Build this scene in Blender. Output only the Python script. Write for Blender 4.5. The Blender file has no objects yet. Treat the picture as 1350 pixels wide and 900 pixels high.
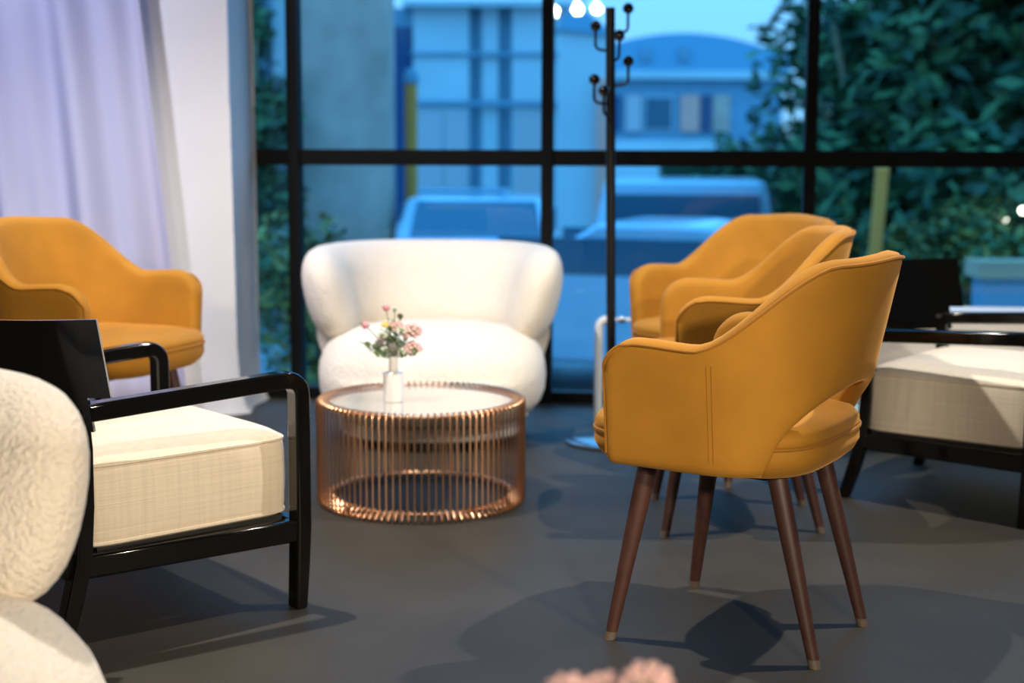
import bpy, bmesh, math, random
from math import sin, cos, pi, radians, sqrt, atan2, hypot
from mathutils import Vector, Matrix
random.seed(7)
scene = bpy.context.scene
COL = scene.collection

# ------------------------------------------------------------------ camera
cd = bpy.data.cameras.new('camera'); cam = bpy.data.objects.new('camera', cd); COL.objects.link(cam)
cd.sensor_width = 36.0; cd.lens = 50.0
PITCH = math.atan2(243, 1875)
cam.matrix_world = (Matrix.Translation((0, 0, 1.0)) @ Matrix.Rotation(pi/2 - PITCH, 4, 'X') @ Matrix.Rotation(radians(0.2), 4, 'Z'))
cd.dof.use_dof = True; cd.dof.focus_distance = 2.85; cd.dof.aperture_fstop = 2.4
cd.clip_end = 400
scene.camera = cam

# ------------------------------------------------------------------ world: dusk sky
w = bpy.data.worlds.new('dusk_sky'); scene.world = w; w.use_nodes = True
nt = w.node_tree; nt.nodes.clear()
tc = nt.nodes.new('ShaderNodeTexCoord'); sx = nt.nodes.new('ShaderNodeSeparateXYZ'); rp = nt.nodes.new('ShaderNodeValToRGB')
bg = nt.nodes.new('ShaderNodeBackground'); wo = nt.nodes.new('ShaderNodeOutputWorld')
nt.links.new(tc.outputs['Generated'], sx.inputs[0]); nt.links.new(sx.outputs['Z'], rp.inputs[0])
rp.color_ramp.elements[0].position = 0.0; rp.color_ramp.elements[0].color = (0.135, 0.262, 0.388, 1)
rp.color_ramp.elements[1].position = 0.45; rp.color_ramp.elements[1].color = (0.12, 0.60, 1.25, 1)
nt.links.new(rp.outputs[0], bg.inputs[0]); bg.inputs[1].default_value = 2.5
nt.links.new(bg.outputs[0], wo.inputs[0])

# ------------------------------------------------------------------ lamps of the room and added key spots
def aim(o, t):
    o.rotation_euler = (Vector(t) - o.location).to_track_quat('-Z', 'Y').to_euler()
def spot(name, loc, target, watts, col, ang, blend, rad):
    l = bpy.data.lights.new(name, 'SPOT'); l.energy = watts; l.color = col; l.spot_size = radians(ang); l.spot_blend = blend
    l.shadow_soft_size = rad
    o = bpy.data.objects.new(name, l); COL.objects.link(o); o.location = loc; aim(o, target); return o
WARM = (1.0, 0.93, 0.84)
spot('ceiling_spot', (-1.0, 3.45, 3.0), (-0.75, 3.5, 0), 320, WARM, 112, 0.5, 0.03)
spot('ceiling_spot', (1.75, 3.35, 3.0), (1.35, 3.4, 0), 290, WARM, 90, 0.4, 0.03)
spot('curtain_wash', (-2.1, 3.6, 3.1), (-1.8, 5.4, 1.3), 230, (0.76, 0.78, 1.0), 76, 0.6, 0.08)
def area(name, loc, target, watts, col, size, shape='DISK'):
    l = bpy.data.lights.new(name, 'AREA'); l.energy = watts; l.color = col; l.shape = shape; l.size = size
    o = bpy.data.objects.new(name, l); COL.objects.link(o); o.location = loc; aim(o, target); return o
KEYC = (1.0, 0.87, 0.70)
spot('front_spot', (1.5, -4.0, 2.45), (0.47, 3.2, 0.45), 950, KEYC, 13.5, 0.4, 0.12)  # added key spot, unseen; brightens the sides of the near mustard chairs
spot('front_spot', (3.6, -2.5, 2.3), (-0.9, 3.15, 0.25), 1400, (1.0, 0.82, 0.60), 17, 0.5, 0.12)  # added key spot out of view, for the left armchair and near lounge seat
for x_, z_ in ((-1.62, 2.56), (-1.36, 2.58), (-1.15, 2.58)):
    spot('front_spot', (x_, -4.0, z_), (-0.3, 3.6, 0.3), 130, KEYC, 60, 0.5, 0.05)
scene.view_settings.view_transform = 'Standard'; scene.view_settings.look = 'None'
scene.view_settings.gamma = 1.0; scene.view_settings.use_curve_mapping = False
scene.view_settings.exposure = 0.1
scene.cycles.use_denoising = True
scene.cycles.max_bounces = 8

# ------------------------------------------------------------------ materials
MATS = {}
def mat(name, color, rough=0.6, metal=0.0, spec=0.5, coat=0.0, sheen=0.0, noise=None, bump=None, trans=0.0, emit=None, sub=None):
    """noise = (scale, amount) varies the colour; bump = (scale, strength, distance)"""
    m = bpy.data.materials.new(name); m.use_nodes = True; n = m.node_tree; b = n.nodes['Principled BSDF']
    b.inputs['Base Color'].default_value = (*color, 1); b.inputs['Roughness'].default_value = rough
    b.inputs['Metallic'].default_value = metal; b.inputs['Specular IOR Level'].default_value = spec
    b.inputs['Coat Weight'].default_value = coat; b.inputs['Coat Roughness'].default_value = 0.04
    if sheen:
        b.inputs['Sheen Weight'].default_value = sheen; b.inputs['Sheen Roughness'].default_value = 0.4
        b.inputs['Sheen Tint'].default_value = (*[min(1, c*1.6+.1) for c in color], 1)
    b.inputs['Transmission Weight'].default_value = trans
    if emit: b.inputs['Emission Color'].default_value = (*emit[:3], 1); b.inputs['Emission Strength'].default_value = emit[3]
    t = n.nodes.new('ShaderNodeTexCoord')
    if noise:
        x = n.nodes.new('ShaderNodeTexNoise'); x.inputs['Scale'].default_value = noise[0]; x.inputs['Detail'].default_value = 5
        n.links.new(t.outputs['Object'], x.inputs['Vector'])
        r = n.nodes.new('ShaderNodeMapRange'); r.inputs[1].default_value = 0.3; r.inputs[2].default_value = 0.7
        r.inputs[3].default_value = 1 - noise[1]; r.inputs[4].default_value = 1 + noise[1]
        n.links.new(x.outputs['Fac'], r.inputs[0])
        mx = n.nodes.new('ShaderNodeMix'); mx.data_type = 'RGBA'; mx.blend_type = 'MULTIPLY'; mx.inputs[0].default_value = 1
        mx.inputs[6].default_value = (*color, 1); n.links.new(r.outputs[0], mx.inputs[7]); n.links.new(mx.outputs[2], b.inputs['Base Color'])
    if bump:
        x = n.nodes.new('ShaderNodeTexNoise'); x.inputs['Scale'].default_value = bump[0]; x.inputs['Detail'].default_value = 3
        n.links.new(t.outputs['Object'], x.inputs['Vector'])
        u = n.nodes.new('ShaderNodeBump'); u.inputs['Strength'].default_value = bump[1]; u.inputs['Distance'].default_value = bump[2]
        n.links.new(x.outputs['Fac'], u.inputs['Height']); n.links.new(u.outputs[0], b.inputs['Normal'])
    MATS[name] = m; return m
def linen(name, color):
    m = mat(name, color, 0.85, spec=0.2); n = m.node_tree; b = n.nodes['Principled BSDF']; t = n.nodes.new('ShaderNodeTexCoord')
    acc = None
    for sc in ((2.5, 2.5, 260), (90, 90, 4)):
        mp = n.nodes.new('ShaderNodeMapping'); mp.inputs['Scale'].default_value = sc; n.links.new(t.outputs['Object'], mp.inputs[0])
        x = n.nodes.new('ShaderNodeTexNoise'); x.inputs['Scale'].default_value = 1.0; x.inputs['Detail'].default_value = 2; n.links.new(mp.outputs[0], x.inputs['Vector'])
        if acc is None: acc = x.outputs['Fac']
        else:
            a = n.nodes.new('ShaderNodeMath'); a.operation = 'ADD'; n.links.new(acc, a.inputs[0]); n.links.new(x.outputs['Fac'], a.inputs[1]); acc = a.outputs[0]
    r = n.nodes.new('ShaderNodeMapRange'); r.inputs[1].default_value = 0.7; r.inputs[2].default_value = 1.3; r.inputs[3].default_value = 0.93; r.inputs[4].default_value = 1.05
    n.links.new(acc, r.inputs[0])
    mx = n.nodes.new('ShaderNodeMix'); mx.data_type = 'RGBA'; mx.blend_type = 'MULTIPLY'; mx.inputs[0].default_value = 1
    mx.inputs[6].default_value = (*color, 1); n.links.new(r.outputs[0], mx.inputs[7]); n.links.new(mx.outputs[2], b.inputs['Base Color'])
    u = n.nodes.new('ShaderNodeBump'); u.inputs['Strength'].default_value = 0.35; u.inputs['Distance'].default_value = 0.002
    n.links.new(acc, u.inputs['Height']); n.links.new(u.outputs[0], b.inputs['Normal'])
    return m
VELVET = mat('mustard_velvet', (0.40, 0.180, 0.019), 0.75, spec=0.2, sheen=0.5, noise=(9, 0.10), bump=(60, 0.12, 0.002))
VELVETP = mat('mustard_piping', (0.33, 0.140, 0.015), 0.7, spec=0.2, sheen=0.3)
LEGWOOD = mat('walnut_leg', (0.062, 0.024, 0.017), 0.45, noise=(30, 0.18))
CAP = mat('leg_glide', (0.12, 0.09, 0.07), 0.5)
BLACKLAC = mat('black_lacquer', (0.004, 0.004, 0.004), 0.10, spec=0.4, coat=0.3)
LINEN = linen('linen', (0.73, 0.64, 0.51))
BOUCLE = mat('cream_boucle', (0.86, 0.79, 0.69), 0.95, spec=0.1, sheen=0.25, noise=(150, 0.06), bump=(120, 1.0, 0.010))
PLINTH = mat('cream_plinth', (0.80, 0.75, 0.68), 0.8)
BLACKM = mat('black_metal', (0.005, 0.005, 0.005), 0.35, spec=.3)
BASEM = mat('glossy_black_base', (0.22, 0.22, 0.23), 0.18, metal=.8)
BLACKFOOT = mat('black_foot', (0.012, 0.012, 0.012), 0.6)
FRAMEM = mat('black_window_frame', (0.004, 0.004, 0.004), 0.6, spec=.12)
COPPER = mat('copper_wire', (0.84, 0.50, 0.30), 0.36, metal=1.0)
MIRROR = mat('mirror_top', (0.80, 0.79, 0.76), 0.06, metal=0.75)
CERAMIC = mat('white_ceramic', (0.86, 0.84, 0.81), 0.25, coat=0.3)
WHITEP = mat('white_paint', (0.80, 0.80, 0.79), 0.4)
COLUMNC = mat('white_cloth', (0.74, 0.73, 0.72), 0.85, bump=(6, 0.25, 0.02))
FLOORM = mat('dark_grey_carpet', (0.043, 0.038, 0.030), 0.6, spec=0.18, noise=(3.0, 0.16), bump=(220, 0.25, 0.003))
WALLM = mat('hall_wall', (0.10, 0.10, 0.11), 0.8)
CEILM = mat('dark_ceiling', (0.04, 0.04, 0.042), 0.8)
SATIN = mat('satin_in_blue_light', (0.45, 0.68, 0.85), 0.3, sheen=0.2)  # white satin with the blue window light put into its colour
CREAMV = mat('cream_vinyl', (0.80, 0.74, 0.66), 0.5)
PINK = mat('pink_petal', (0.72, 0.30, 0.34), 0.7, noise=(60, 0.2))
PALEPINK = mat('pale_pink_petal', (0.85, 0.56, 0.53), 0.7, noise=(80, 0.15))
WHITEPET = mat('white_petal', (0.85, 0.83, 0.74), 0.7)
YELLOWPET = mat('yellow_petal', (0.80, 0.65, 0.16), 0.7)
THISTLE = mat('grey_thistle', (0.18, 0.16, 0.15), 0.8)
LEAFG = mat('leaf_green', (0.13, 0.22, 0.06), 0.6, noise=(40, 0.25))
STEMG = mat('stem_green', (0.15, 0.24, 0.08), 0.6)
BEIGE = mat('beige_seed', (0.62, 0.52, 0.34), 0.7)
# sheer curtain
cu = bpy.data.materials.new('sheer_lavender'); cu.use_nodes = True; n = cu.node_tree; n.nodes.clear()
d_ = n.nodes.new('ShaderNodeBsdfDiffuse'); d_.inputs[0].default_value = (0.74, 0.73, 0.88, 1)
t_ = n.nodes.new('ShaderNodeBsdfTranslucent'); t_.inputs[0].default_value = (0.74, 0.73, 0.90, 1)
m_ = n.nodes.new('ShaderNodeMixShader'); m_.inputs[0].default_value = 0.4
tr = n.nodes.new('ShaderNodeBsdfTransparent'); m2 = n.nodes.new('ShaderNodeMixShader'); m2.inputs[0].default_value = 0.06
o_ = n.nodes.new('ShaderNodeOutputMaterial')
n.links.new(d_.outputs[0], m_.inputs[1]); n.links.new(t_.outputs[0], m_.inputs[2]); n.links.new(m_.outputs[0], m2.inputs[1]); n.links.new(tr.outputs[0], m2.inputs[2]); n.links.new(m2.outputs[0], o_.inputs[0])
# window glass
gl = bpy.data.materials.new('window_glass'); gl.use_nodes = True; n = gl.node_tree; n.nodes.clear()
tr = n.nodes.new('ShaderNodeBsdfTransparent'); tr.inputs[0].default_value = (0.72, 0.92, 1.0, 1)
gs = n.nodes.new('ShaderNodeBsdfGlossy'); gs.inputs['Roughness'].default_value = 0.0
fr = n.nodes.new('ShaderNodeFresnel'); fr.inputs[0].default_value = 1.45
m_ = n.nodes.new('ShaderNodeMixShader'); o_ = n.nodes.new('ShaderNodeOutputMaterial')
n.links.new(fr.outputs[0], m_.inputs[0]); n.links.new(tr.outputs[0], m_.inputs[1]); n.links.new(gs.outputs[0], m_.inputs[2]); n.links.new(m_.outputs[0], o_.inputs[0])
GLASS = gl

# ------------------------------------------------------------------ mesh helpers
class MB:
    def __init__(s): s.v = []; s.f = []
    def box(s, c, d, M=None):
        b = len(s.v); x, y, z = d[0]/2, d[1]/2, d[2]/2
        for i in (-1, 1):
            for j in (-1, 1):
                for k in (-1, 1):
                    p = Vector((c[0]+i*x, c[1]+j*y, c[2]+k*z)); s.v.append(M @ p if M else p)
        for f in ((0,1,3,2),(4,6,7,5),(0,4,5,1),(2,3,7,6),(0,2,6,4),(1,5,7,3)): s.f.append([b+i for i in f])
        return s
    def ring(s, pts):
        b = len(s.v); s.v += [Vector(p) for p in pts]; return list(range(b, b+len(pts)))
    def bridge(s, a, b, closed=True):
        n = len(a)
        for i in range(n if closed else n-1): s.f.append([a[i], a[(i+1) % n], b[(i+1) % n], b[i]])
    def loft(s, rings, closed=True, cap=True, loop=False):
        R = [s.ring(r) for r in rings]
        for i in range(len(R)-1): s.bridge(R[i], R[i+1], closed)
        if loop: s.bridge(R[-1], R[0], closed)
        elif cap and closed: s.f.append(R[0][::-1]); s.f.append(R[-1])
        return s
    def tube(s, path, r, n=8, closed=False, cap=True):
        P = [Vector(p) for p in path]; N = len(P); rings = []; up = None
        for i in range(N):
            if closed: t = P[(i+1) % N] - P[i-1]
            else: t = P[min(i+1, N-1)] - P[max(i-1, 0)]
            t.normalize()
            if up is None:
                up = Vector((0, 0, 1)) if abs(t.z) < 0.9 else Vector((1, 0, 0))
            up = (up - t*up.dot(t)).normalized(); b = t.cross(up)
            rr = r[i] if isinstance(r, (list, tuple)) else r
            rings.append([P[i] + (up*cos(2*pi*k/n) + b*sin(2*pi*k/n))*rr for k in range(n)])
        return s.loft(rings, True, cap, closed)
    def lathe(s, prof, n=32, c=(0, 0, 0)):
        rings = [[(c[0]+r*cos(2*pi*k/n), c[1]+r*sin(2*pi*k/n), c[2]+z) for k in range(n)] for r, z in prof]
        return s.loft(rings)
    def ball(s, c, r, n=12, m=8, sq=(1, 1, 1)):
        rings = []
        for j in range(m+1):
            a = -pi/2 + pi*j/m; q = max(cos(a), 0.02)
            rings.append([(c[0]+r*sq[0]*q*cos(2*pi*k/n), c[1]+r*sq[1]*q*sin(2*pi*k/n), c[2]+r*sq[2]*sin(a)) for k in range(n)])
        return s.loft(rings)
    def build(s, name, m, parent=None, smooth=40, bevel=0.0, seg=2, subsurf=0):
        me = bpy.data.meshes.new(name); me.from_pydata([tuple(v) for v in s.v], [], s.f); me.update()
        bm = bmesh.new(); bm.from_mesh(me); bmesh.ops.recalc_face_normals(bm, faces=bm.faces); bm.to_mesh(me); bm.free()
        me.materials.append(m)
        if smooth:
            me.polygons.foreach_set('use_smooth', [True]*len(me.polygons))
            me.set_sharp_from_angle(angle=radians(smooth))
        o = bpy.data.objects.new(name, me); COL.objects.link(o)
        if parent: o.parent = parent
        if bevel:
            b = o.modifiers.new('bevel', 'BEVEL'); b.width = bevel; b.segments = seg; b.limit_method = 'ANGLE'; b.angle_limit = radians(40)
        if subsurf:
            q = o.modifiers.new('subdivision', 'SUBSURF'); q.levels = subsurf; q.render_levels = subsurf
        return o
def tag(o, label=None, cat=None, group=None, kind=None):
    if label: o['label'] = label
    if cat: o['category'] = cat
    if group: o['group'] = group
    if kind: o['kind'] = kind
    return o
def thing(name, label, cat, loc=(0, 0, 0), rz=0, group=None):
    o = bpy.data.objects.new(name, None); o.empty_display_size = 0.1; COL.objects.link(o); o.location = loc; o.rotation_euler = (0, 0, rz)
    return tag(o, label, cat, group)
def copy_tree(o, parent=None):
    c = o.copy(); COL.objects.link(c)
    if parent: c.parent = parent
    for ch in list(o.children): copy_tree(ch, c)
    return c
def sm(a, b, x):
    t = min(1, max(0, (x-a)/(b-a))); return t*t*(3-2*t)
def sgnpow(c, p): return math.copysign(abs(c)**p, c)
def superring(rx, ry, z, n=40, e=2.0, cx=0, cy=0):
    return [(cx+rx*sgnpow(cos(2*pi*k/n), 2/e), cy+ry*sgnpow(sin(2*pi*k/n), 2/e), z) for k in range(n)]

# ------------------------------------------------------------------ room shell
def struct(o): o['kind'] = 'structure'; return o
GZ = -0.85                                       # level of the street outside
WO = Vector((0.139, 5.75, 0)); WD = Vector((0.9945, -0.104, 0)).normalized(); WN = Vector((WD.y, -WD.x, 0))   # window line; WN points into the room
ang = atan2(WD.y, WD.x)
def wp(t, n=0, z=0): p = WO + WD*t + WN*n; return (p.x, p.y, z)
CZ = 3.3
fl = MB(); a = wp(-3.6, -0.06); b = wp(4.9, -0.06)
fl.v = [Vector(p) for p in ((-3.4, -6, 0), (4.9, -6, 0), (b[0], b[1], 0), (a[0], a[1], 0), (-3.4, -6, -.1), (4.9, -6, -.1), (b[0], b[1], -.1), (a[0], a[1], -.1))]
fl.f = [[0,1,2,3],[7,6,5,4],[0,4,5,1],[1,5,6,2],[2,6,7,3],[3,7,4,0]]
struct(fl.build('floor', FLOORM, smooth=0))
struct(MB().box((0.7, 0.1, CZ+.05), (9.4, 12.6, .1)).build('ceiling', CEILM, smooth=0))
struct(MB().box((-3.45, 0, CZ/2), (.1, 12.3, CZ)).build('wall_left', WALLM, smooth=0))
struct(MB().box((4.95, -.3, CZ/2), (.1, 11.6, CZ)).build('wall_right', WALLM, smooth=0))
struct(MB().box((0.7, -6.05, CZ/2), (8.4, .1, CZ)).build('wall_back', WALLM, smooth=0))
# window wall: five bays, each one frame (mullion, transoms, rails) and its panes
MT = [-3.15, -2.10, -1.035, 0.0, 1.035, 2.07, 3.11, 4.15, 4.75]
TZ = [0.028, 0.997, 2.35, CZ-.04]
RW = Matrix.Rotation(ang, 4, 'Z')
def wbox(mb, t0, t1, z0, z1, n0, n1):
    c = wp((t0+t1)/2, (n0+n1)/2, (z0+z1)/2); M = Matrix.Translation(c) @ RW
    mb.box((0, 0, 0), (t1-t0, abs(n1-n0), z1-z0), M)
for i in range(len(MT)-1):
    e = thing('window_%d' % (i+1), None, None, (0, 0, 0)); struct(e)
    t0, t1 = MT[i], MT[i+1]
    m = MB(); wbox(m, t0-.023, t0+.023, 0, CZ, -.05, .03); m.build('mullion', FRAMEM, e, smooth=0)
    if i == len(MT)-2: m = MB(); wbox(m, t1-.023, t1+.023, 0, CZ, -.05, .03); m.build('mullion', FRAMEM, e, smooth=0)
    for z, h in zip(TZ, (.022, .032, .032, .035)):
        m = MB(); wbox(m, t0+.023, t1-.023, z-h, z+h, -.045, .015); m.build('transom' if .5 < z < 3 else 'rail', FRAMEM, e, smooth=0)
    for k in range(3):
        m = MB(); z0, z1 = TZ[k]+.03, TZ[k+1]-.03
        c = [wp(t0+.02, -.015, z0), wp(t1-.02, -.015, z0), wp(t1-.02, -.015, z1), wp(t0+.02, -.015, z1)]
        m.v = [Vector(p) for p in c]; m.f = [[0, 1, 2, 3]]
        m.build('pane', GLASS, e, smooth=0)
    # dark gasket along the reveal next to the mullion
# white cloth-wrapped column between curtain and window, hem flaring on the floor
col = MB(); rings = []
for z, g in ((0, .035), (.03, .022), (.1, .008), (.25, 0), (1.2, -.005), (CZ, -.012)):
    pts = []
    base = [(-1.42, 5.50), (-1.075, 5.50), (-1.05, 5.86), (-1.40, 5.86)]
    for k in range(4):
        p, q = Vector(base[k]), Vector(base[(k+1) % 4])
        for j in range(24):
            t = j/24; r = p.lerp(q, t); nrm = Vector(((q-p).y, -(q-p).x)).normalized()
            wv = g*(1+.3*sin(j*.3+k)) + (.003*sin(j*.4+k*1.7) if z < 1 else 0)
            r = r + nrm*wv; pts.append((r.x, r.y, z + (0.012*abs(sin(j*1.3+k)) if z == 0 else 0)*0))
    rings.append(pts)
struct(col.loft(rings).build('pillar', COLUMNC, smooth=35))
struct(MB().box((-1.2, 5.96, CZ/2), (.22, .10, CZ)).build('trim_1', FRAMEM, smooth=0))

# sheer curtain on the left
cur = MB(); NU, NV = 150, 24; rings = []
for j in range(NV+1):
    z = 0.012 + (CZ-.1)*j/NV; row = []
    for i in range(NU+1):
        u = i/NU
        x = -3.15 + 1.76*u + 0.085*(1.65-z)*(0.5+0.6*u)
        fold = .045*sin(u*34+.9*sin(u*9)) + .03*sin(u*71+1.3) + .018*sin(u*13+z*.6)
        row.append((x, 5.36 + fold*(0.55+.3*(1-z/3.2)) + 0.01*sin(z*3+u*20), z))
    rings.append(row)
cur.loft(rings, closed=False, cap=False)
c = cur.build('curtain', cu, smooth=60); so = c.modifiers.new('thickness', 'SOLIDIFY'); so.thickness = 0.002
tag(c, 'sheer lavender curtain hanging in soft folds left of the white pillar', 'curtain')

# ------------------------------------------------------------------ mustard velvet dining armchair (front = +X, left = +Y)
def dining_chair():
    root = thing('dining_chair', '', 'chair')
    # plan path of the shell's mid surface at z = .45
    P = [Vector((.20 - .20*i/20, .258 + .008*i/20)) for i in range(20)]
    for i in range(41):
        a = pi/2 + (pi/2)*i/40
        P.append(Vector((.195*sgnpow(cos(a), 2/2.35), .266*sgnpow(sin(a), 2/2.35))))
    P += [Vector((p.x, -p.y)) for p in P[-2::-1]]
    S = [0]
    for i in range(1, len(P)): S.append(S[-1] + (P[i]-P[i-1]).length)
    L = S[-1]; Lh = L/2
    def at(s):
        s = min(max(s, 0), L); k = 0
        import bisect
        k = min(max(bisect.bisect_right(S, s)-1, 0), len(P)-2)
        t = (s-S[k])/(S[k+1]-S[k]+1e-9); return P[k].lerp(P[k+1], t)
    def frame(s):
        p = at(s); d = at(min(s+.02, L)) - at(max(s-.02, 0)); d.normalize(); return p, Vector((-d.y, d.x))*-1
    ZB, R = .385, .085
    span = Lh - .335
    def lean(h): return .09 + .13*sm(.22, Lh-.02, h)
    def zt(h):
        z = .650 - .006*sm(.08, .22, h) + .166*sm(.20, .425, h) + .008*sm(.42, Lh, h)
        if h < R: z -= R - sqrt(max(0, R*R-(R-h)**2))
        return z
    def zb(h):
        t = (Lh-h)/span
        z = ZB + (0 if t >= 1 else 0.165*sqrt(max(0, 1-t*t)))
        if h < .02: z += .02 - sqrt(max(0, .0004-(.02-h)**2))
        return z
    def half(h):
        th = .0235; r = .022
        return th*max(.12, sqrt(max(0, 1-((r-h)/r)**2))) if h < r else th
    hs = [.0004, .002, .005, .009, .014, .02, .028, .038, .05, .063, .078]
    n1 = 26
    hs += [.078 + (Lh-.078)*(i/n1) for i in range(1, n1+1)]
    SS = hs + [L-h for h in hs[-2::-1]]
    # samples near the foot of the arch must be dense
    extra = [.338, .345, .352]
    SS = sorted(set(SS + extra + [L-e for e in extra]))
    def point(s, z, off):
        h = min(s, L-s); p, nn = frame(s); q = p + nn*(lean(h)*(z-.45) + off); return (q.x, q.y, z)
    rings = []
    for s in SS:
        h = min(s, L-s); t = half(h); b, tp = zb(h), zt(h)
        if tp - b < .01: tp = b + .01
        r = min(t, (tp-b)/2.2); K = 9; pts = []
        for j in range(K+1): pts.append(point(s, b+r+(tp-b-2*r)*j/K, t))
        for j in range(1, 6):
            a = pi*j/6; pts.append(point(s, tp-r+r*sin(a), t*cos(a)))
        for j in range(K+1): pts.append(point(s, tp-r-(tp-b-2*r)*j/K, -t))
        for j in range(1, 6):
            a = pi*j/6; pts.append(point(s, b+r-r*sin(a), -t*cos(a)))
        rings.append(pts)
    MB().loft(rings).build('backrest_shell', VELVET, root, smooth=60)
    # piping along the outer edge of the rim and down both arm fronts
    pp = []
    for z in (.41, .45, .50, .54): pp.append(point(.006, z, half(.006)+.001))
    for s in SS:
        h = min(s, L-s)
        if h < .004: continue
        pp.append(point(s, zt(h)-.008-.004*(h > .05), half(h)+.0005))
    for z in (.54, .50, .45, .41): pp.append(point(L-.006, z, half(.006)+.001))
    MB().tube(pp, .0036, 6).build('piping', VELVETP, root)
    for s in (.232, L-.232):
        for ds in (-.004, .004):
            h = min(s, L-s)
            q = [point(s+ds+(.02 if s < Lh else -.02)*(zt(h)-z), z, half(h)+.0002) for z in [ZB+.03+(zt(h)-.045-ZB-.03)*k/8 for k in range(9)]]
            MB().tube(q, .0008, 5).build('seam', VELVETP, root)
    # seat pad
    def seatring(k, z): return superring(.250*k, .247*k, z, 64, 3.6, .047)
    prof = [(.55, .372), (.80, .373), (.90, .380), (.965, .395), (1.0, .413), (1.0, .428), (.985, .440), (.985, .444), (1.0, .450), (.995, .461), (.95, .475), (.8, .484), (.5, .489), (.15, .491)]
    MB().loft([seatring(k, z) for k, z in prof]).build('seat', VELVET, root, smooth=60)
    MB().tube(seatring(1.0, .442), .0042, 6, closed=True).build('seat_piping', VELVETP, root)
    MB().box((.03, 0, .366), (.25, .27, .014)).build('seat_base', BLACKM, root, bevel=.004)
    for sx_, sy_, fx, fy, tx, ty in ((1, 1, .212, .2125, .150, .165), (1, -1, .212, -.2125, .150, -.165), (-1, 1, -.212, .151, -.112, .130), (-1, -1, -.212, -.151, -.112, -.130)):
        a, b = Vector((tx, ty, .385)), Vector((fx, fy, .0)); d = (b-a)
        m = MB(); ring = []
        for k, r in ((0, .021), (.3, .0195), (.6, .0165), (.955, .0125)):
            c = a + d*k; ring.append([(c.x+r*cos(q*2*pi/16), c.y+r*sin(q*2*pi/16), c.z) for q in range(16)])
        lg = m.loft(ring).build('leg', LEGWOOD, root)
        ring = []
        for k, r in ((.955, .0128), (1.0, .0125)):
            c = a + d*k; ring.append([(c.x+r*cos(q*2*pi/16), c.y+r*sin(q*2*pi/16), c.z) for q in range(16)])
        MB().loft(ring).build('foot_cap', CAP, lg)
    return root
GR = 'mustard velvet armchairs around the lounge'
ch = dining_chair(); first = True
for loc, a, label in (((.4995, 2.949), 148.5, 'large sharp mustard velvet armchair nearest the camera, seen from behind its side'),
                      ((.628, 3.895), 178, 'mustard velvet armchair in the middle of the group of three, facing left'),
                      ((.715, 4.565), 215, 'mustard velvet armchair farthest back in the group of three, behind the coat stand pole'),
                      ((-1.25, 4.20), -21, 'mustard velvet armchair in front of the lavender curtain and white pillar')):
    o = ch if first else copy_tree(ch); first = False
    o.location = (loc[0], loc[1], 0); o.rotation_euler = (0, 0, radians(a)); tag(o, label, 'chair', GR)

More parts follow.
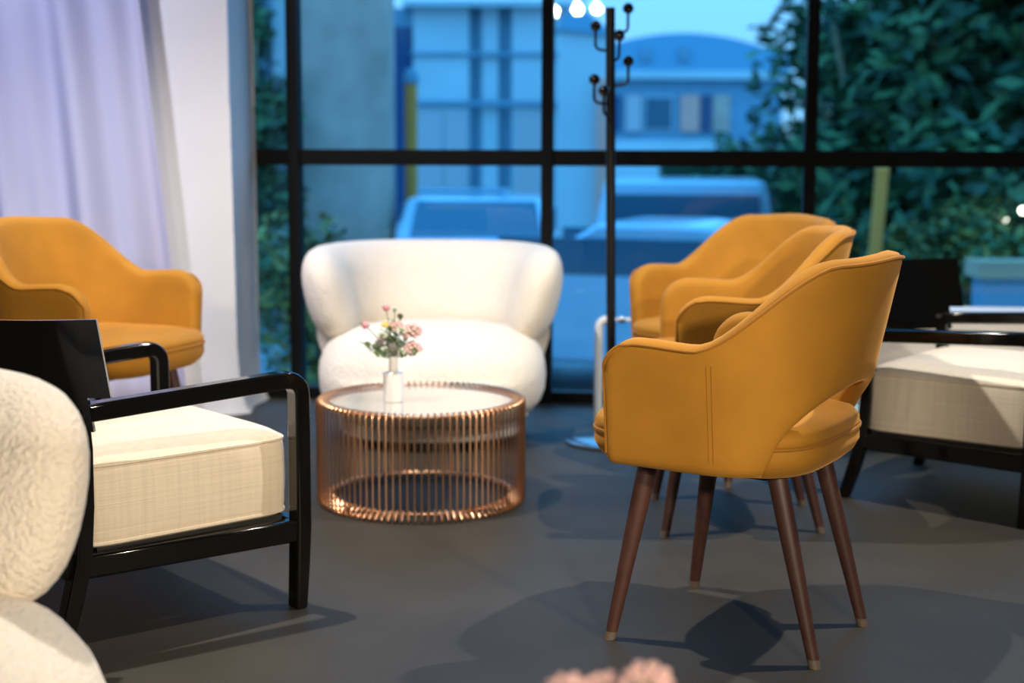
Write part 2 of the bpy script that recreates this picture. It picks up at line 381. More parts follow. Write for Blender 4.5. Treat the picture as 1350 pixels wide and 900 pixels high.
# ------------------------------------------------------------------ black lacquer lounge armchair (front = +X)
def lounge_chair():
    root = thing('lounge_armchair', '', 'armchair')
    fx, rx, fy, ry = .245, -.242, .325, .290
    za, zr = .517, .490                        # arm heights front / rear (centre line)
    def beam(m, a, b, wdt, hgt, side=Vector((0, 1, 0))):
        a, b = Vector(a), Vector(b); d = (b-a).normalized(); up = d.cross(side).normalized(); sd = up.cross(d)
        r = []
        for p in (a, b): r.append([p+sd*wdt/2+up*hgt/2, p-sd*wdt/2+up*hgt/2, p-sd*wdt/2-up*hgt/2, p+sd*wdt/2-up*hgt/2])
        m.loft(r); return m
    for sy_ in (1, -1):
        # arm and front leg as one bent bar with a rounded corner
        path = [Vector((rx-.004, sy_*ry, zr))]
        for k in range(6): path.append(Vector((rx+(fx-.045-rx)*(k+1)/6.5, sy_*(ry+(fy-ry)*(k+1)/6.5), zr+(za-zr)*(k+1)/6.5)))
        for k in range(7):
            a = pi/2*k/6; path.append(Vector((fx-.035+.035*sin(a), sy_*fy, za-.035+.035*cos(a))))
        path += [Vector((fx, sy_*fy, z)) for z in (.40, .30, .19)]
        path += [Vector((fx-.004, sy_*fy, .1)), Vector((fx-.01, sy_*fy, 0))]
        rings = []
        for i, p in enumerate(path):
            t = (path[min(i+1, len(path)-1)] - path[max(i-1, 0)]).normalized()
            side = Vector((0, 1, 0)); nn = t.cross(side).normalized(); sd = nn.cross(t)
            w2 = .021; h2 = .0185 if p.z > .15 else .0185 - .004*(1-p.z/.15)
            if i == len(path)-1: nn = Vector((1, 0, 0)) if nn.x > 0 else Vector((-1, 0, 0)); sd = Vector((0, 1, 0)) if sd.y > 0 else Vector((0, -1, 0))
            rings.append([p+sd*w2+nn*h2, p-sd*w2+nn*h2, p-sd*w2-nn*h2, p+sd*w2-nn*h2])
        MB().loft(rings).build('armrest', BLACKLAC, root, bevel=.006, seg=3, smooth=50)
        # rear leg, kicked back below the rail, rising to the backrest
        path = [(-.306, 0), (-.275, .10), (-.252, .19), (-.243, .30), (-.242, .42), (-.246, .475), (-.252, .500)]
        rings = []
        for x, z in path:
            q = .018 if z > .05 else .015
            if z > .19: q = .017
            rings.append([(x+q, sy_*ry+.02, z), (x-q, sy_*ry+.02, z), (x-q, sy_*ry-.02, z), (x+q, sy_*ry-.02, z)])
        MB().loft(rings).build('leg', BLACKLAC, root, bevel=.006, seg=3, smooth=50)
        m = MB(); beam(m, (rx-.02, sy_*ry, .178), (fx, sy_*fy, .178), .034, .05); m.build('side_rail', BLACKLAC, root, bevel=.006)
    m = MB(); beam(m, (fx-.01, -fy, .178), (fx-.01, fy, .178), .03, .05, Vector((1, 0, 0))); m.build('front_rail', BLACKLAC, root, bevel=.006)
    m = MB(); beam(m, (rx-.03, -ry, .178), (rx-.03, ry, .178), .03, .05, Vector((1, 0, 0))); m.build('rear_rail', BLACKLAC, root, bevel=.006)
    # wrap-around curved backrest panel: deep in the middle, narrower wings in front of the posts
    def bx(y, z):
        t = abs(y)/.345
        return -.362 + .165*t**2.6 - .16*(z-.5)
    ys = []
    N = 40
    for i in range(N+1): ys.append(-.345 + .69*i/N)
    # narrower wing: the outer 6 percent
    rings = []
    pts = [( .345*sin(pi*k/N - pi/2)) for k in range(N+1)]
    def zlow(y): return .455 if abs(y) < .315 else .525
    seq = []
    for y in ys:
        seq.append((y, zlow(y)))
    out = []
    for k in range(len(seq)):
        out.append(seq[k])
        if k+1 < len(seq) and abs(seq[k][1]-seq[k+1][1]) > .01:
            ym = math.copysign(.315, seq[k][0]); out.append((ym, seq[k][1])); out.append((ym*1.0005, seq[k+1][1]))
    for y, zl in out:
        ztp = .675 + .008*(abs(y)/.345)**2; ins, outr = [], []
        for j in range(5):
            z = zl + (ztp-zl)*j/4; dx = 2.6*.165/.345*(abs(y)/.345)**1.6*(1 if y > 0 else -1)
            nn = Vector((1, -dx, 0)).normalized(); c = Vector((bx(y, z), y, z))
            ins.append(c+nn*.006); outr.append(c-nn*.006)
        rings.append(ins + outr[::-1])
    MB().loft(rings).build('backrest', BLACKLAC, root, smooth=35)
    # boxed linen cushion
    def cr(k, z, dz=0): return superring(.256*k, .303*k, z, 56, 10, -.006)
    prof = [(.85, .208), (.965, .210), (.985, .218), (.992, .235), (1.0, .29), (.995, .355), (.987, .374), (.975, .382)] + [(.97*cos(a_), .384+.046*sin(a_)**1.25) for a_ in [pi/2*q/10 for q in range(1, 10)]] + [(.03, .430)]
    cush = MB().loft([cr(k, z) for k, z in prof]).build('cushion', LINEN, root, smooth=60)
    MB().tube(cr(.985, .380), .0045, 6, closed=True).build('piping', LINEN, cush)
    MB().tube(cr(.985, .218), .0045, 6, closed=True).build('piping', LINEN, cush)
    MB().box((.005, 0, .200), (.44, .57, .016)).build('seat_deck', BLACKFOOT, root)
    return root
lc = lounge_chair()
def place(o, loc, a, label, cat, group): o.location = (loc[0], loc[1], 0); o.rotation_euler = (0, 0, radians(a)); tag(o, label, cat, group)
aE = 41; f = Vector((cos(radians(aE)), sin(radians(aE)))); l = Vector((-f.y, f.x)); cE = Vector((-.477, 3.08)) - f*.235 + l*.325
place(lc, cE, aE, 'black lacquered armchair with linen cushion beside the cream seat at lower left', 'armchair', 'black lacquered armchairs')
aF = -37.4; f = Vector((cos(radians(aF)), sin(radians(aF)))); l = Vector((-f.y, f.x)); cF = Vector((1.40, 3.79)) - f*.235 + l*.325
place(copy_tree(lc), cF, aF, 'black lacquered armchair with linen cushion at the right edge, behind the mustard chair', 'armchair', 'black lacquered armchairs')

# ------------------------------------------------------------------ cream boucle lounge seat (front = -Y)
def loveseat():
    root = thing('sofa', '', 'sofa')
    # seat: a fat bulging pad
    prof = []
    for k in range(15):
        a = -pi/2 + pi*k/14; prof.append((max(.03, abs(cos(a))**.42), .235 + .170*sgnpow(sin(a), .80)))
    rings = []
    for k, z in prof:
        r = superring(.405*k, .385*k, z, 56, 2.5, 0, -.03)
        # top falls slightly toward the front
        rings.append([(x, y, zz - (.05*sm(-.05, -.42, y) if zz > .235 else 0)) for x, y, zz in r])
    MB().loft(rings).build('seat', BOUCLE, root, smooth=0 or 60)
    MB().loft([superring(.335*k, .32*k, z, 48, 2.4, 0, -.02) for k, z in ((.9, .034), (.99, .036), (1.0, .045), (1.0, .072), (.98, .080), (.9, .082))]).build('plinth', PLINTH, root)
    MB().loft([superring(.29, .28, z, 40, 2.4, 0, -.02) for z in (0, .036)]).build('plinth_foot', BLACKFOOT, root)
    # skirt of the back narrowing to the floor
    ex = 2.35
    def ray(ph): return sgnpow(sin(ph), 2/ex), sgnpow(cos(ph), 2/ex)
    rings = []; N = 40
    for i in range(N+1):
        ph = radians(82)*sin((-1 + 2*i/N)*pi/2); dx, dy = ray(ph); ring = []
        e = 1 if i not in (0, N) else .3
        for off, z in [(.022, .05), (.026, .2), (.035, .34), (.03, .44), (-.03, .44), (-.05, .34), (-.04, .2), (-.03, .05)]:
            rr = .325 + .078*sm(.0, .42, z) + off*e; ring.append((dx*rr, .03+dy*rr*.92, z))
        rings.append(ring)
    MB().loft(rings).build('back_skirt', BOUCLE, root, smooth=60)
    # fat roll of the backrest wrapping round to two rounded wings
    rings = []; N = 72; A = radians(114)
    for i in range(N+1):
        ph = A*sin((-1 + 2*i/N)*pi/2); dx, dy = ray(ph)
        e = max(0, (abs(ph) - radians(86))/(A-radians(86)))
        end = max(.04, sqrt(max(0.0, 1-e*e)))
        ring = []
        for q in range(28):
            a = 2*pi*q/28; off = .090*sgnpow(cos(a), .85)*end; dz = .170*sgnpow(sin(a), .85)*(end**.8)
            rr = .372 + off + .035*dz/.17; z = .515 - .024*(abs(ph)/A)**3 + dz
            ring.append((dx*rr, .03+dy*rr*.93, z))
        rings.append(ring)
    MB().loft(rings).build('backrest', BOUCLE, root, smooth=60)
    return root
ls = loveseat()
def placeY(o, loc, a, label): o.location = (loc[0], loc[1], 0); o.rotation_euler = (0, 0, radians(a)); tag(o, label, 'sofa', 'cream boucle lounge seats')
placeY(ls, (-.285, 5.09), 2, 'whole cream boucle lounge seat behind the copper wire table, in front of the window')
placeY(copy_tree(ls), (-.972, 1.77), 50, 'cream boucle lounge seat cut off by the lower left corner')

# ------------------------------------------------------------------ copper wire table
def wire_table():
    root = thing('wire_table', '', 'table')
    R0, H0 = .302, .305
    def circ(r, z, n=96): return [(r*cos(2*pi*k/n), r*sin(2*pi*k/n), z) for k in range(n)]
    MB().tube(circ(.262, .020), .0045, 8, True).build('bottom_ring', COPPER, root)
    MB().tube(circ(.277, H0-.012), .0045, 8, True).build('top_ring', COPPER, root)
    MB().lathe([(.05, H0-.018), (.271, H0-.018), (.272, H0-.012), (.271, H0-.010), (.05, H0-.010)], 96).build('tabletop', MIRROR, root)
    base = None
    path = [(.258, .0265), (.272, .022), (.288, .008), (.296, .004), (.3015, .010), (R0+.001, .022), (R0+.001, .10), (R0+.001, .20), (R0+.001, H0-.016), (R0-.001, H0-.006), (R0-.006, H0-.002), (.283, H0-.002), (.270, H0-.004)]
    N = 96
    for k in range(N):
        if base is None:
            base = MB().tube([(r, 0, z) for r, z in path], [.0038]*5 + [.0030, .0026, .0026, .0030] + [.0040]*4, 6).build('wire', COPPER, root); o = base
        else:
            o = base.copy(); COL.objects.link(o); o.parent = root
        o.rotation_euler = (0, 0, 2*pi*k/N)
    return root
tb = wire_table(); tb.location = (-.265, 4.10, 0)
tag(tb, 'round copper wire table with mirrored top in front of the cream lounge seat', 'table', 'copper wire tables')
tb2 = copy_tree(tb); tb2.location = (.13, 1.22, 0); tag(tb2, 'round copper wire table standing below the pink flowers at the lower edge', 'table', 'copper wire tables')

# ------------------------------------------------------------------ white bottle vases and their flowers
def vase():
    root = thing('bottle_vase', '', 'vase')
    MB().lathe([(.02, .0), (.0275, .001), (.0295, .006), (.0305, .078), (.0295, .084), (.024, .087), (.014, .089)], 8).build('body', CERAMIC, root, smooth=30)
    MB().lathe([(.0135, .086), (.0130, .100), (.0128, .125), (.0145, .131), (.0145, .133), (.011, .133), (.0105, .118)], 24).build('neck', CERAMIC, root)
    return root
TZ0 = .305 - .010
vs = vase(); vs.location = (-.343, 4.075, TZ0); tag(vs, 'small white bottle vase on the mirrored table with a mixed posy', 'vase', 'white bottle vases')
vs2 = copy_tree(vs); vs2.location = (.13, 1.22, TZ0); tag(vs2, 'small white bottle vase below the lower edge holding pink blossoms', 'vase', 'white bottle vases')
def stem_path(base, tip, bend):
    b, t = Vector(base), Vector(tip); mid = b.lerp(t, .5) + Vector((0, 0, bend)) + (Vector((b.x, b.y, 0)) - Vector((t.x, t.y, 0)))*.25
    return [b*(1-k)**2 + mid*2*k*(1-k) + t*k*k for k in [i/6 for i in range(7)]]
def leaf(mb, base, d, ln, wd):
    base, d = Vector(base), Vector(d).normalized(); s = d.cross(Vector((0, 0, 1)))
    s = s.normalized() if s.length > .1 else Vector((1, 0, 0)); up = s.cross(d).normalized()
    for sg in (1,):
        top = []
        for k, wk in ((0, .12), (.3, .9), (.6, .85), (1, .05)):
            c = base + d*ln*k + up*(.12*ln*sin(k*pi)); top.append([c-s*wd*wk, c+up*.0015, c+s*wd*wk, c-up*.0015])
        mb.loft(top)
def flower(label, vloc, tip, kind, size, group=None, leaves=1):
    vb = Vector(vloc)
    root = thing('flower', label, 'flower', vloc, 0, group)
    base = Vector((random.uniform(-.003, .003), random.uniform(-.003, .003), .03)); tip = Vector(tip)
    pth = stem_path(base, tip, .02); neck = Vector((tip.x*.08, tip.y*.08, .125)); 
    pts = [base, Vector((base.x, base.y, .08)), neck] + [neck.lerp(tip, k) + Vector((0, 0, .008*sin(k*pi))) for k in (.33, .66, 1)]
    MB().tube(pts, .0013, 6).build('stem', STEMG, root)
    m = MB()
    if kind == 'bud':
        m.ball(tip, size, 10, 7, (1, 1, 1.05)); m.build('blossom', PINK, root)
        c = MB(); leaf(c, tip-Vector((0, 0, size*.6)), (-.8, -.2, .6), size*1.6, size*.4); leaf(c, tip-Vector((0, 0, size*.6)), (.8, .2, .3), size*1.4, size*.4); c.build('sepal', LEAFG, root)
    elif kind == 'thistle':
        m.ball(tip, size*.8, 10, 7, (1, 1, 1.1))
        for k in range(26):
            a = k*2.4; z = 1-2*(k+.5)/26; q = sqrt(1-z*z); d = Vector((q*cos(a), q*sin(a), z)); s_ = d.cross(Vector((0, .3, 1))).normalized()*size*.16; t_ = d.cross(s_).normalized()*size*.16
            p = tip + d*size*.7; m.loft([[p+s_, p+t_, p-s_, p-t_], [tip+d*size*1.35+s_*.1, tip+d*size*1.35+t_*.1, tip+d*size*1.35-s_*.1, tip+d*size*1.35-t_*.1]])
        m.build('head', THISTLE, root, smooth=0)
        c = MB()
        for k in range(8):
            a = k*pi/4; leaf(c, tip-Vector((0, 0, size*.5)), (cos(a), sin(a), .15), size*2.0, size*.28)
        c.build('bract', LEAFG, root)
    elif kind in ('cluster', 'white', 'yellow'):
        M_ = {'cluster': PALEPINK, 'white': WHITEPET, 'yellow': YELLOWPET}[kind]
        nn = 34 if kind == 'cluster' else 14
        for k in range(nn):
            a = k*2.39996; z = 1 - 1.7*(k+.5)/nn; q = sqrt(max(0, 1-z*z)); d = Vector((q*cos(a), q*sin(a), z*.8)); c0 = tip + d*size*(.85+.25*random.random())
            m.ball(c0, size*.26, 6, 4, (1, 1, .75))
        m.build('blossom', M_, root, smooth=80)
        MB().ball(tip, size*.7, 10, 6, (1, 1, .8)).build('blossom_core', LEAFG if kind != 'yellow' else YELLOWPET, root)
    elif kind == 'seed':
        m.ball(tip, size, 14, 10, (1, 1, .9)); m.build('seed_head', BEIGE, root)
    elif kind == 'sprig':
        for k in range(6):
            c0 = neck.lerp(tip, .25+.15*k); a = k*2.2
            leaf(m, c0, (cos(a), sin(a)*.7, .45), size, size*.22)
        m.build('leaf', LEAFG, root)
    if leaves:
        c = MB()
        for k in range(leaves):
            a = random.uniform(0, 6.28); leaf(c, neck.lerp(tip, .35+.2*k), (cos(a), sin(a), .5), .03, .006)
        c.build('leaf', LEAFG, root)
    return root
V1 = (-.343, 4.075, TZ0)
k = 4.09/1875
def off(px, py, y=0): return ((px-517)*k, y, (530-py)*k)
flower('round pink bud standing highest in the posy on the table', V1, off(508, 405), 'bud', .0100)
flower('round pink bud reaching out to the left of the posy on the table', V1, off(480, 428), 'bud', .0100)
flower('dark grey thistle head in the middle of the posy on the table', V1, off(517, 457, -.03), 'thistle', 0.0175)
flower('smaller grey thistle head left of the middle thistle', V1, off(499, 452, -.015), 'thistle', 0.0135)
flower('pale pink blossom cluster at the upper right of the posy on the table', V1, off(541, 436), 'cluster', 0.0270)
flower('pale pink blossom cluster at the lower right of the posy on the table', V1, off(543, 458, -.01), 'cluster', 0.0230)
flower('pale pink blossom cluster at the centre top of the posy on the table', V1, off(521, 430, .01), 'cluster', 0.0189)
flower('yellow blossom above the thistles in the posy on the table', V1, off(507, 427, -.01), 'yellow', 0.0121)
flower('cream white blossom at the right centre of the posy on the table', V1, off(529, 434, -.02), 'white', 0.0149)
flower('pale cream blossom beside the highest pink bud', V1, off(519, 408, .01), 'white', 0.0108)
flower('cream white blossom left of the yellow blossom', V1, off(503, 440, -.02), 'white', 0.0135)
flower('green leafy sprig drooping to the left over the white vase', V1, off(484, 458, -.01), 'sprig', 0.0459)
flower('green leafy sprig low on the right over the white vase', V1, off(546, 467, -.02), 'sprig', 0.0459)
flower('green leafy sprig rising at the back of the posy on the table', V1, off(526, 422, .02), 'sprig', 0.0432)
flower('green leafy sprig low on the left over the white vase', V1, off(497, 468, -.03), 'sprig', 0.0405)
flower('green leafy sprig filling the middle of the posy behind the thistles', V1, off(513, 438, .01), 'sprig', .042, leaves=3)
flower('green leafy sprig leaning right between the two pale pink clusters', V1, off(533, 450, .01), 'sprig', .040, leaves=3)
flower('pale pink blossom cluster left of the middle thistle, low in the posy', V1, off(504, 446, .01), 'cluster', .015, leaves=2)
flower('cream white blossom low between the thistle and the right sprig', V1, off(529, 461, -.03), 'white', .012, leaves=2)
V2 = (.13, 1.22, TZ0)
flower('pink blossom cluster, leftmost at the lower edge', V2, (-.080, 0, .229), 'cluster', .019, leaves=0)
flower('pink blossom cluster, middle one at the lower edge', V2, (-.046, .01, .229), 'cluster', .017, leaves=0)
flower('pink blossom cluster, largest at the lower edge', V2, (-.010, .0, .237), 'cluster', .022, leaves=0)
flower('beige round seed head at the lower edge right of the pink blossoms', V2, (.013, -.02, .214), 'seed', .017, leaves=0)

# ------------------------------------------------------------------ black coat stand
cs = thing('coat_stand', 'tall black coat stand with ball hooks on a round base by the window', 'coat stand', (.353, 4.95, 0))
MB().lathe([(.05, 0), (.158, 0), (.162, .003), (.162, .008), (.158, .011), (.03, .012)], 64).build('base', BASEM, cs)
LX = -.022
MB().tube([(0, 0, .010), (LX*.5, 0, .75), (LX, 0, 1.506)], .0165, 20).build('pole', BLACKM, cs)
for z, a, L_ in ((1.425, 12, .062), (1.366, 168, .052), (1.330, -62, .055), (1.247, -8, .060), (1.185, 190, .058), (1.145, 238, .050)):
    x0 = LX*z/1.506; d = Vector((cos(radians(a)), sin(radians(a)), 0)); o = Vector((x0, 0, 0))
    pth = [o+Vector((0, 0, z-.004)), o+d*.03+Vector((0, 0, z-.002)), o+d*(L_-.012)+Vector((0, 0, z+.001)), o+d*(L_-.004)+Vector((0, 0, z+.006)), o+d*L_+Vector((0, 0, z+.016)), o+d*L_+Vector((0, 0, z+.065))]
    hk = MB().tube(pth, .0052, 10).build('hook', BLACKM, cs)
    b = o+d*L_+Vector((0, 0, z+.080)); MB().ball(b, .0195, 20, 12).build('ball', BLACKLAC, hk)

# ------------------------------------------------------------------ white tubular rail and cream bench near the window
rl = thing('tubular_rail', 'low white tubular rail behind the coat stand pole', 'rail', (.33, 5.36, 0))
MB().tube([(0, 0, 0), (0, 0, .36)] + [(.03-.03*cos(a), 0, .36+.03*sin(a)) for a in (pi/8, pi/4, 3*pi/8, pi/2)] + [(.045, 0, .39)], .016, 12).build('post', WHITEP, rl)
MB().tube([(.045, 0, .39), (.62, -.02, .39)], .008, 10).build('crossbar', WHITEP, rl)
MB().ball((.085, 0, .39), .016, 14, 8).build('ball', mat('steel', (.6, .6, .6), .3, metal=1), rl)
MB().tube([(.60, -.02, .005), (.60, -.02, .39)], .016, 12).build('post', WHITEP, rl)
bn = thing('bench', 'low cream bench with crumpled satin skirt tinted like blue window light behind the black armchair', 'bench', (1.95, 5.02, 0), ang)
MB().box((0, .10, .288), (1.66, .36, .326)).build('body', CREAMV, bn, bevel=.02, seg=3)
sk = MB(); rows = []
for j in range(9):
    z = .004 + .13*j/8
    rows.append([(-.83+1.66*i/120, -.085 - .03*(1-j/8) + .018*sin(i*.9+j*.7)+.012*sin(i*2.3-j*1.4), z) for i in range(121)])
so = sk.loft(rows, closed=False, cap=False).build('skirt', SATIN, bn, smooth=60); q = so.modifiers.new('thickness', 'SOLIDIFY'); q.thickness = .003
MB().box((0, .10, .063), (1.5, .30, .125)).build('plinth', WHITEP, bn)

# ------------------------------------------------------------------ outside
ASPH = mat('asphalt', (.20, .21, .22), .5, noise=(.8, .2))
COPE = mat('weathered_coping', (.52, .30, .18), .8, noise=(3, .2))
PAVE = mat('paving', (.38, .36, .33), .8, noise=(2, .12))
FACADE = mat('pale_facade', (.50, .54, .55), .8, noise=(.6, .08))
FACADE2 = mat('grey_facade', (.17, .28, .36), .8, noise=(.8, .1))
STUCCO = mat('olive_stucco', (.52, .32, .25), .9, noise=(1.6, .25))
DARKGL = mat('dark_window', (.02, .06, .14), .12)
ROOFM = mat('roof_sheet', (.14, .32, .44), .6)
CARGL = mat('car_glass', (.03, .10, .15), .15)
MAUVE = mat('mauve_panel', (.52, .42, .42), .8)
BRICK = mat('red_brick', (.85, .34, .26), .9)
CARW = mat('pale_car_paint', (.36, .47, .56), .25, coat=.6)
CARD = mat('dark_car_paint', (.03, .07, .14), .2, coat=.6)
TYRE = mat('tyre', (.012, .012, .012), .8)
BARK = mat('bark', (.22, .17, .09), .9, noise=(8, .3))
OCHRE = mat('warm_lit_ochre', (.80, .24, .03), .7)  # orange base colour carries the warm light on the posts
def leafmat(name, c): return mat(name, c, .55, spec=.3, noise=(1.1, .45))
LF1, LF2, LF3 = leafmat('dark_leaves', (.024, .062, .030)), leafmat('mid_leaves', (.070, .145, .052)), leafmat('olive_leaves', (.34, .26, .06))
struct(MB().box((3, 50, GZ-.05), (140, 88, .1)).build('ground', ASPH, smooth=0))
struct(MB().box((2, 8.0, GZ+.03), (40, 3.4, .12)).build('pavement', PAVE, smooth=0))
def part(name, c, d, m, parent, bevel=0): return MB().box(c, d).build(name, m, parent, smooth=0, bevel=bevel)
# long pale building
bl = thing('pale_building', 'long pale blue two-storey building seen through the middle panes', 'building', (0, 30, GZ))
part('wall', (-.6, .5, 2.45), (3.9, 1.0, 4.9), FACADE2, bl)
for x0, x1 in ((-2.05, -.90), (-.02, .70), (.86, 1.28)): part('wall_panel', ((x0+x1)/2, -.12, 2.45), (x1-x0, .26, 4.9), FACADE, bl)
part('pilaster', (-.47, -.08, 2.45), (.34, .2, 4.9), FACADE, bl)
for x0, x1 in ((-1.95, -1.45), (-1.40, -.95), (.05, .62)): part('garage_door', ((x0+x1)/2, -.27, 1.45), (x1-x0, .05, 2.6), MAUVE, bl)
part('ledge', (-.4, -.3, 2.95), (3.4, .12, .10), FACADE2, bl); part('cornice', (-.4, -.28, 4.95), (3.7, .6, .12), FACADE, bl)
part('ledge', (-.4, -.28, 3.95), (3.4, .10, .06), FACADE2, bl)
part('doorway', (-2.3, -.03, 2.3), (.42, .1, 4.4), DARKGL, bl)
# stucco house on the left
st = thing('stucco_house', 'rough grey stucco house wall seen left through the upper pane', 'building', (-1.95, 16, GZ))
part('wall', (0, .4, 2.6), (1.15, .8, 5.2), STUCCO, st); part('pilaster', (-.62, 0, 2.6), (.12, .3, 5.2), FACADE, st); part('roof', (0, .3, 5.28), (1.5, 1.3, .16), ROOFM, st)
part('gable_end', (-1.2, 1.2, 2.6), (1.2, .6, 5.2), FACADE2, st)
ps = thing('street_post', 'yellow post standing against the pale building', 'post', (-1.2, 17, GZ))
MB().tube([(0, 0, 0), (0, 0, 2.7)], .075, 12).build('pole', OCHRE, ps); MB().lathe([(.08, 2.7), (.10, 2.73), (.08, 2.85), (.02, 2.88)], 16).build('lamp_head', FACADE2, ps)
# hall with curved roof
hb = thing('arched_hall', 'long blue hall with a curved roof far behind the coat stand', 'building', (5.4, 46, GZ))
hw = part('wall', (0, 1.0, 2.3), (6.4, 2, 4.6), FACADE2, hb)
rr = []
for y in (-.25, 2.2): rr.append([(-3.4 + 6.8*i/24, y, 4.6 + 1.15*sin(pi*(.08+.84*i/24))**.8) for i in range(25)] + [(3.4, y, 4.5), (-3.4, y, 4.5)])
MB().loft(rr).build('roof', ROOFM, hb, smooth=30)
part('fascia', (0, -.15, 4.45), (6.6, .3, .25), FACADE, hb)
for x, wd_, m in ((-2.95, .75, BRICK), (-2.15, .3, DARKGL), (-1.55, .5, MAUVE), (.25, .6, BRICK), (.78, .35, DARKGL), (1.25, .55, STUCCO)): part('shutter', (x, -.06, 3.25), (wd_, .14, 1.15), m, hb)
wdw = part('window', (-.75, -.04, 3.25), (.95, .1, 1.1), FACADE, hb); part('pane', (-.75, -.10, 3.25), (.85, .03, 1.0), CARGL, wdw)
part('plinth_band', (0, -.1, 1.2), (6.5, .25, 2.4), FACADE, hb)
for x in (-1.2, .0): part('vent', (x, -.3, 5.1), (.35, .1, .4), FACADE2, hb)
ga = thing('gabled_house', 'narrow pale gabled house beside the long pale building', 'building', (1.35, 27, GZ))
part('wall', (0, .4, 2.1), (.95, .8, 4.2), FACADE, ga)
part('annex', (.36, -.1, 1.65), (.28, .2, 3.3), BRICK, ga)
MB().loft([[(-.55, y, 4.2), (-.25, y, 4.75), (.55, y, 4.1)] for y in (-.1, .95)]).build('roof', ROOFM, ga, smooth=0)
# vehicles
def car(name, label, loc, rz, paint, ln, wd, ht, van=False):
    root = thing(name, label, 'car', loc, rz)
    y0, y1 = -ln/2, ln/2
    if van: side = [(y0, .28), (y0, .75), (y0+.03, 1.0), (y0+.12, ht), (y1-1.2, ht), (y1-.7, .95), (y1-.06, .80), (y1, .35), (y1, .28)]
    else: side = [(y0, .28), (y0, .80), (y0+.25, .92), (y0+.85, ht-.02), (y0+1.3, ht), (y1-2.0, ht), (y1-1.3, .92), (y1-.1, .75), (y1, .5), (y1, .28)]
    rings = []
    for x, k in ((-.5, .97), (-.47, 1.0), (.47, 1.0), (.5, .97)):
        rings.append([((x*wd)*(1-.16*max(0, (z-.85)/(ht-.85))), y*k, z) for y, z in side])
    MB().loft(rings).build('body', paint, root, bevel=.05, seg=3)
    zc = .85 + (ht-.85)*.5
    if van: part('rear_window', (0, y0+.065, zc), (wd*.78, .05, (ht-.9)*.7), CARGL, root)
    else: MB().loft([[(-wd*.40, y0+.32, .93), (wd*.40, y0+.32, .93), (wd*.36, y0+.80, ht-.06), (-wd*.36, y0+.80, ht-.06)], [(-wd*.40, y0+.30, .95), (wd*.40, y0+.30, .95), (wd*.36, y0+.77, ht-.03), (-wd*.36, y0+.77, ht-.03)]]).build('rear_window', CARGL, root, smooth=0)
    for s in (-1, 1):
        part('side_window', (s*wd*.475, (y0+y1)/2-.1, zc), (.04, ln*.42, (ht-.9)*.62), CARGL, root)
        part('tail_light', (s*wd*.40, y0-.005, .72), (.20, .05, .13), mat('tail_lens', (.5, .06, .05), .3), root)
        for yy in (y0+.75, y1-.8):
            MB().loft([[(s*wd*.5+dx, yy+.31*cos(a), .31+.31*sin(a)) for a in [2*pi*q/20 for q in range(20)]] for dx in (-.10, .02)]).build('wheel', TYRE, root)
    part('bumper', (0, y0-.02, .42), (wd*.95, .12, .2), CARD, root, .03)
    return root
car('car', 'pale car parked outside behind the top of the cream lounge seat', (-.38, 16.5, GZ), 0, CARW, 4.3, 1.75, 1.42)
car('car', 'dark car parked beyond the pale car outside', (-.75, 21.5, GZ), 0, CARD, 4.2, 1.7, 1.40)
car('van', 'white van parked outside behind the coat stand pole', (2.0, 16.3, GZ), radians(-8), CARW, 4.4, 1.9, 1.62, True)
car('car', 'pale hatchback parked close outside the window behind the mustard chairs', (.85, 11.6, GZ), radians(70), CARW, 3.9, 1.7, 1.35)
# trees and shrubs
def crown(parent, blobs, nleaf, size, mats, name='foliage'):
    tot = sum(r[3]**2 for r in blobs)
    for gi, m in enumerate(mats):
        mb = MB()
        for (x, y, z, r) in blobs:
            cnt = int(nleaf*r*r/tot/len(mats))
            for _ in range(cnt):
                d = Vector((random.gauss(0, 1), random.gauss(0, 1), random.gauss(0, 1))).normalized(); q = r*(random.random()**.35)*(1+.15*sin(d.x*7+gi)*sin(d.z*6))
                c = Vector((x, y, z)) + d*q
                s = size*random.uniform(.6, 1.3); u = Vector((random.gauss(0, 1), random.gauss(0, 1), random.gauss(0, .6))).normalized(); v = u.cross(d + Vector((.1, .2, .5))).normalized()
                b = len(mb.v); mb.v += [c-u*s, c+v*s*.45+d*s*.1, c+u*s, c-v*s*.45+d*s*.1]; mb.f.append([b, b+1, b+2, b+3])
        me = bpy.data.meshes.new(name); me.from_pydata([tuple(v) for v in mb.v], [], mb.f); me.materials.append(m)
        o = bpy.data.objects.new(name, me); COL.objects.link(o); o.parent = parent; o['kind'] = 'stuff'
def tree(label, loc, trunk_h, r, spread, hgt, nleaf, lsize, mats, nb=22):
    root = thing('tree', label, 'tree', loc, 0, 'trees outside the window')
    tr_ = MB().tube([(0, 0, 0), (.04, 0, trunk_h*.5), (-.03, .05, trunk_h), (.05, 0, trunk_h+hgt*.5)], [.16, .12, .10, .04], 10).build('trunk', BARK, root)
    for k_ in range(5):
        a = k_*1.3; MB().tube([(0, 0, trunk_h*.8+.2*k_), (cos(a)*spread*.4, sin(a)*spread*.3, trunk_h+.35*k_+.3), (cos(a)*spread*.75, sin(a)*spread*.6, trunk_h+.45*k_+.7)], [.06, .045, .02], 6).build('branch', BARK, root)
    bl_ = []
    for k_ in range(nb):
        a = random.uniform(0, 6.28); q = spread*sqrt(random.random()); t = random.random()
        bl_.append((cos(a)*q*(1-.35*t), sin(a)*q*.8*(1-.35*t), trunk_h*.75 + hgt*t, r*random.uniform(.65, 1.2)))
    crown(root, bl_, nleaf, lsize, mats)
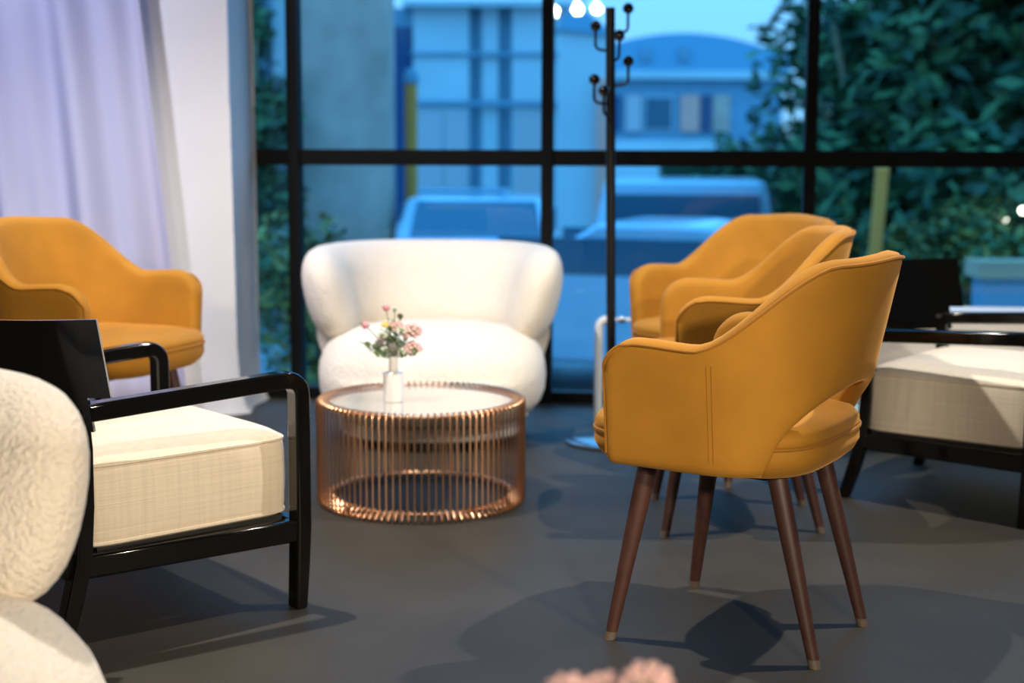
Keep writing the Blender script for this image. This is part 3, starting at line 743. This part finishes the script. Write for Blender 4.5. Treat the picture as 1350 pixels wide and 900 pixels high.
tree('large dark leafy tree filling the middle of the right-hand upper pane', (4.2, 13.0, GZ), 1.1, .62, 1.25, 3.4, 9000, .13, (LF1, LF2), 40)
tree('dark leafy tree at the far right behind the black armchair', (5.9, 13.6, GZ), 1.0, .65, 1.3, 3.6, 7000, .13, (LF1, LF1), 34)
tree('tree reaching left across the mullion above the white van', (3.3, 13.4, GZ), 1.0, .42, .75, 2.2, 6000, .10, (LF1, LF2), 28)
tree('tall green tree behind the large dark tree', (4.6, 17.5, GZ), 1.6, .8, 1.9, 4.4, 9500, .12, (LF1, LF2), 34)
tree('slim teal tree at the left pane beside the white pillar', (-2.88, 15.7, GZ), .6, .38, .35, 3.6, 5000, .08, (LF1, LF2), 20)
def shrub(label, loc, blobs, nleaf, lsize, mats):
    root = thing('shrub', label, 'shrub', loc, 0, 'shrubs outside the window')
    for k_ in range(4): MB().tube([(0, 0, 0), (.12*cos(k_*1.6), .12*sin(k_*1.6), .4), (.25*cos(k_*1.6), .25*sin(k_*1.6), .8)], [.03, .02, .01], 6).build('stem', BARK, root)
    crown(root, blobs, nleaf, lsize, mats)
shrub('rounded olive shrub outside, left of the cream lounge seat top', (-1.22, 10.0, GZ), [(-.3, 0, 1.05, .42), (.05, 0, .85, .40), (.3, 0, .8, .33), (-.1, .1, .5, .5)], 4500, .05, (LF2, LF3))
shrub('olive green shrub under the tree beside the white van', (2.75, 12.6, GZ), [(0, 0, .9, .4), (.3, .1, 1.1, .4), (.55, 0, .7, .45), (.2, 0, .5, .5)], 4500, .06, (LF2, LF3))
shrub('yellow green shrub under the large dark tree', (3.35, 11.6, GZ), [(0, 0, .9, .45), (.4, .1, 1.15, .4), (.8, 0, .8, .5), (1.1, .1, .5, .45), (.3, 0, .4, .5)], 6500, .06, (LF2, LF3))
shrub('dark green shrub behind the backrest of the black armchair', (4.5, 11.4, GZ), [(0, 0, .8, .5), (.4, .1, .6, .5), (-.4, 0, .5, .5)], 5000, .06, (LF1, LF2))
hd = thing('hedge', 'dark green clipped hedge closing the street behind the trees', 'hedge', (6.5, 21, GZ))
MB().box((0, .3, .9), (8.6, .5, 1.8)).build('core', LF1, hd, smooth=0)
crown(hd, [(-4.2+.3*k_, 0, .3+.5*(k_ % 4), .42) for k_ in range(29)], 9000, .09, (LF1, LF2))
lt = thing('street_post', 'yellow warm-lit post in front of the dark trees in the right-hand pane', 'post', (2.83, 11.2, GZ))
MB().tube([(0, 0, 0), (.02, 0, 1.0), (.06, 0, 1.75)], .052, 12).build('pole', OCHRE, lt); MB().lathe([(.056, 1.74), (.058, 1.77), (.02, 1.80)], 12, (.06, 0, 0)).build('cap', OCHRE, lt)
wl = thing('garden_wall', 'low wall with pale coping outside at the right edge, under the trees', 'wall', (4.4, 10.2, GZ))
part('coping', (0, 0, 1.07), (2.2, .34, .12), COPE, wl); part('masonry', (0, 0, .51), (2.1, .26, 1.02), FACADE2, wl)
LAMPG = mat('lamp_glow', (1, .8, .6), .5, emit=(1, .82, .6, 9))
for i_, (x, z, lb) in enumerate(((4.10, .46, 'small glowing garden lamp, lower left of the cluster at the right'), (4.135, .50, 'small glowing garden lamp, upper one of the cluster at the right'), (4.29, .57, 'small glowing garden lamp, rightmost above the black armchair'))):
    g = thing('garden_lamp', lb, 'lamp', (x, 12.0, GZ), 0, 'garden lamps under the trees')
    MB().tube([(0, 0, 0), (0, 0, z-GZ-.03)], .008, 8).build('stake', BLACKM, g); MB().ball((0, 0, z-GZ), .03, 12, 8).build('bulb', LAMPG, g)
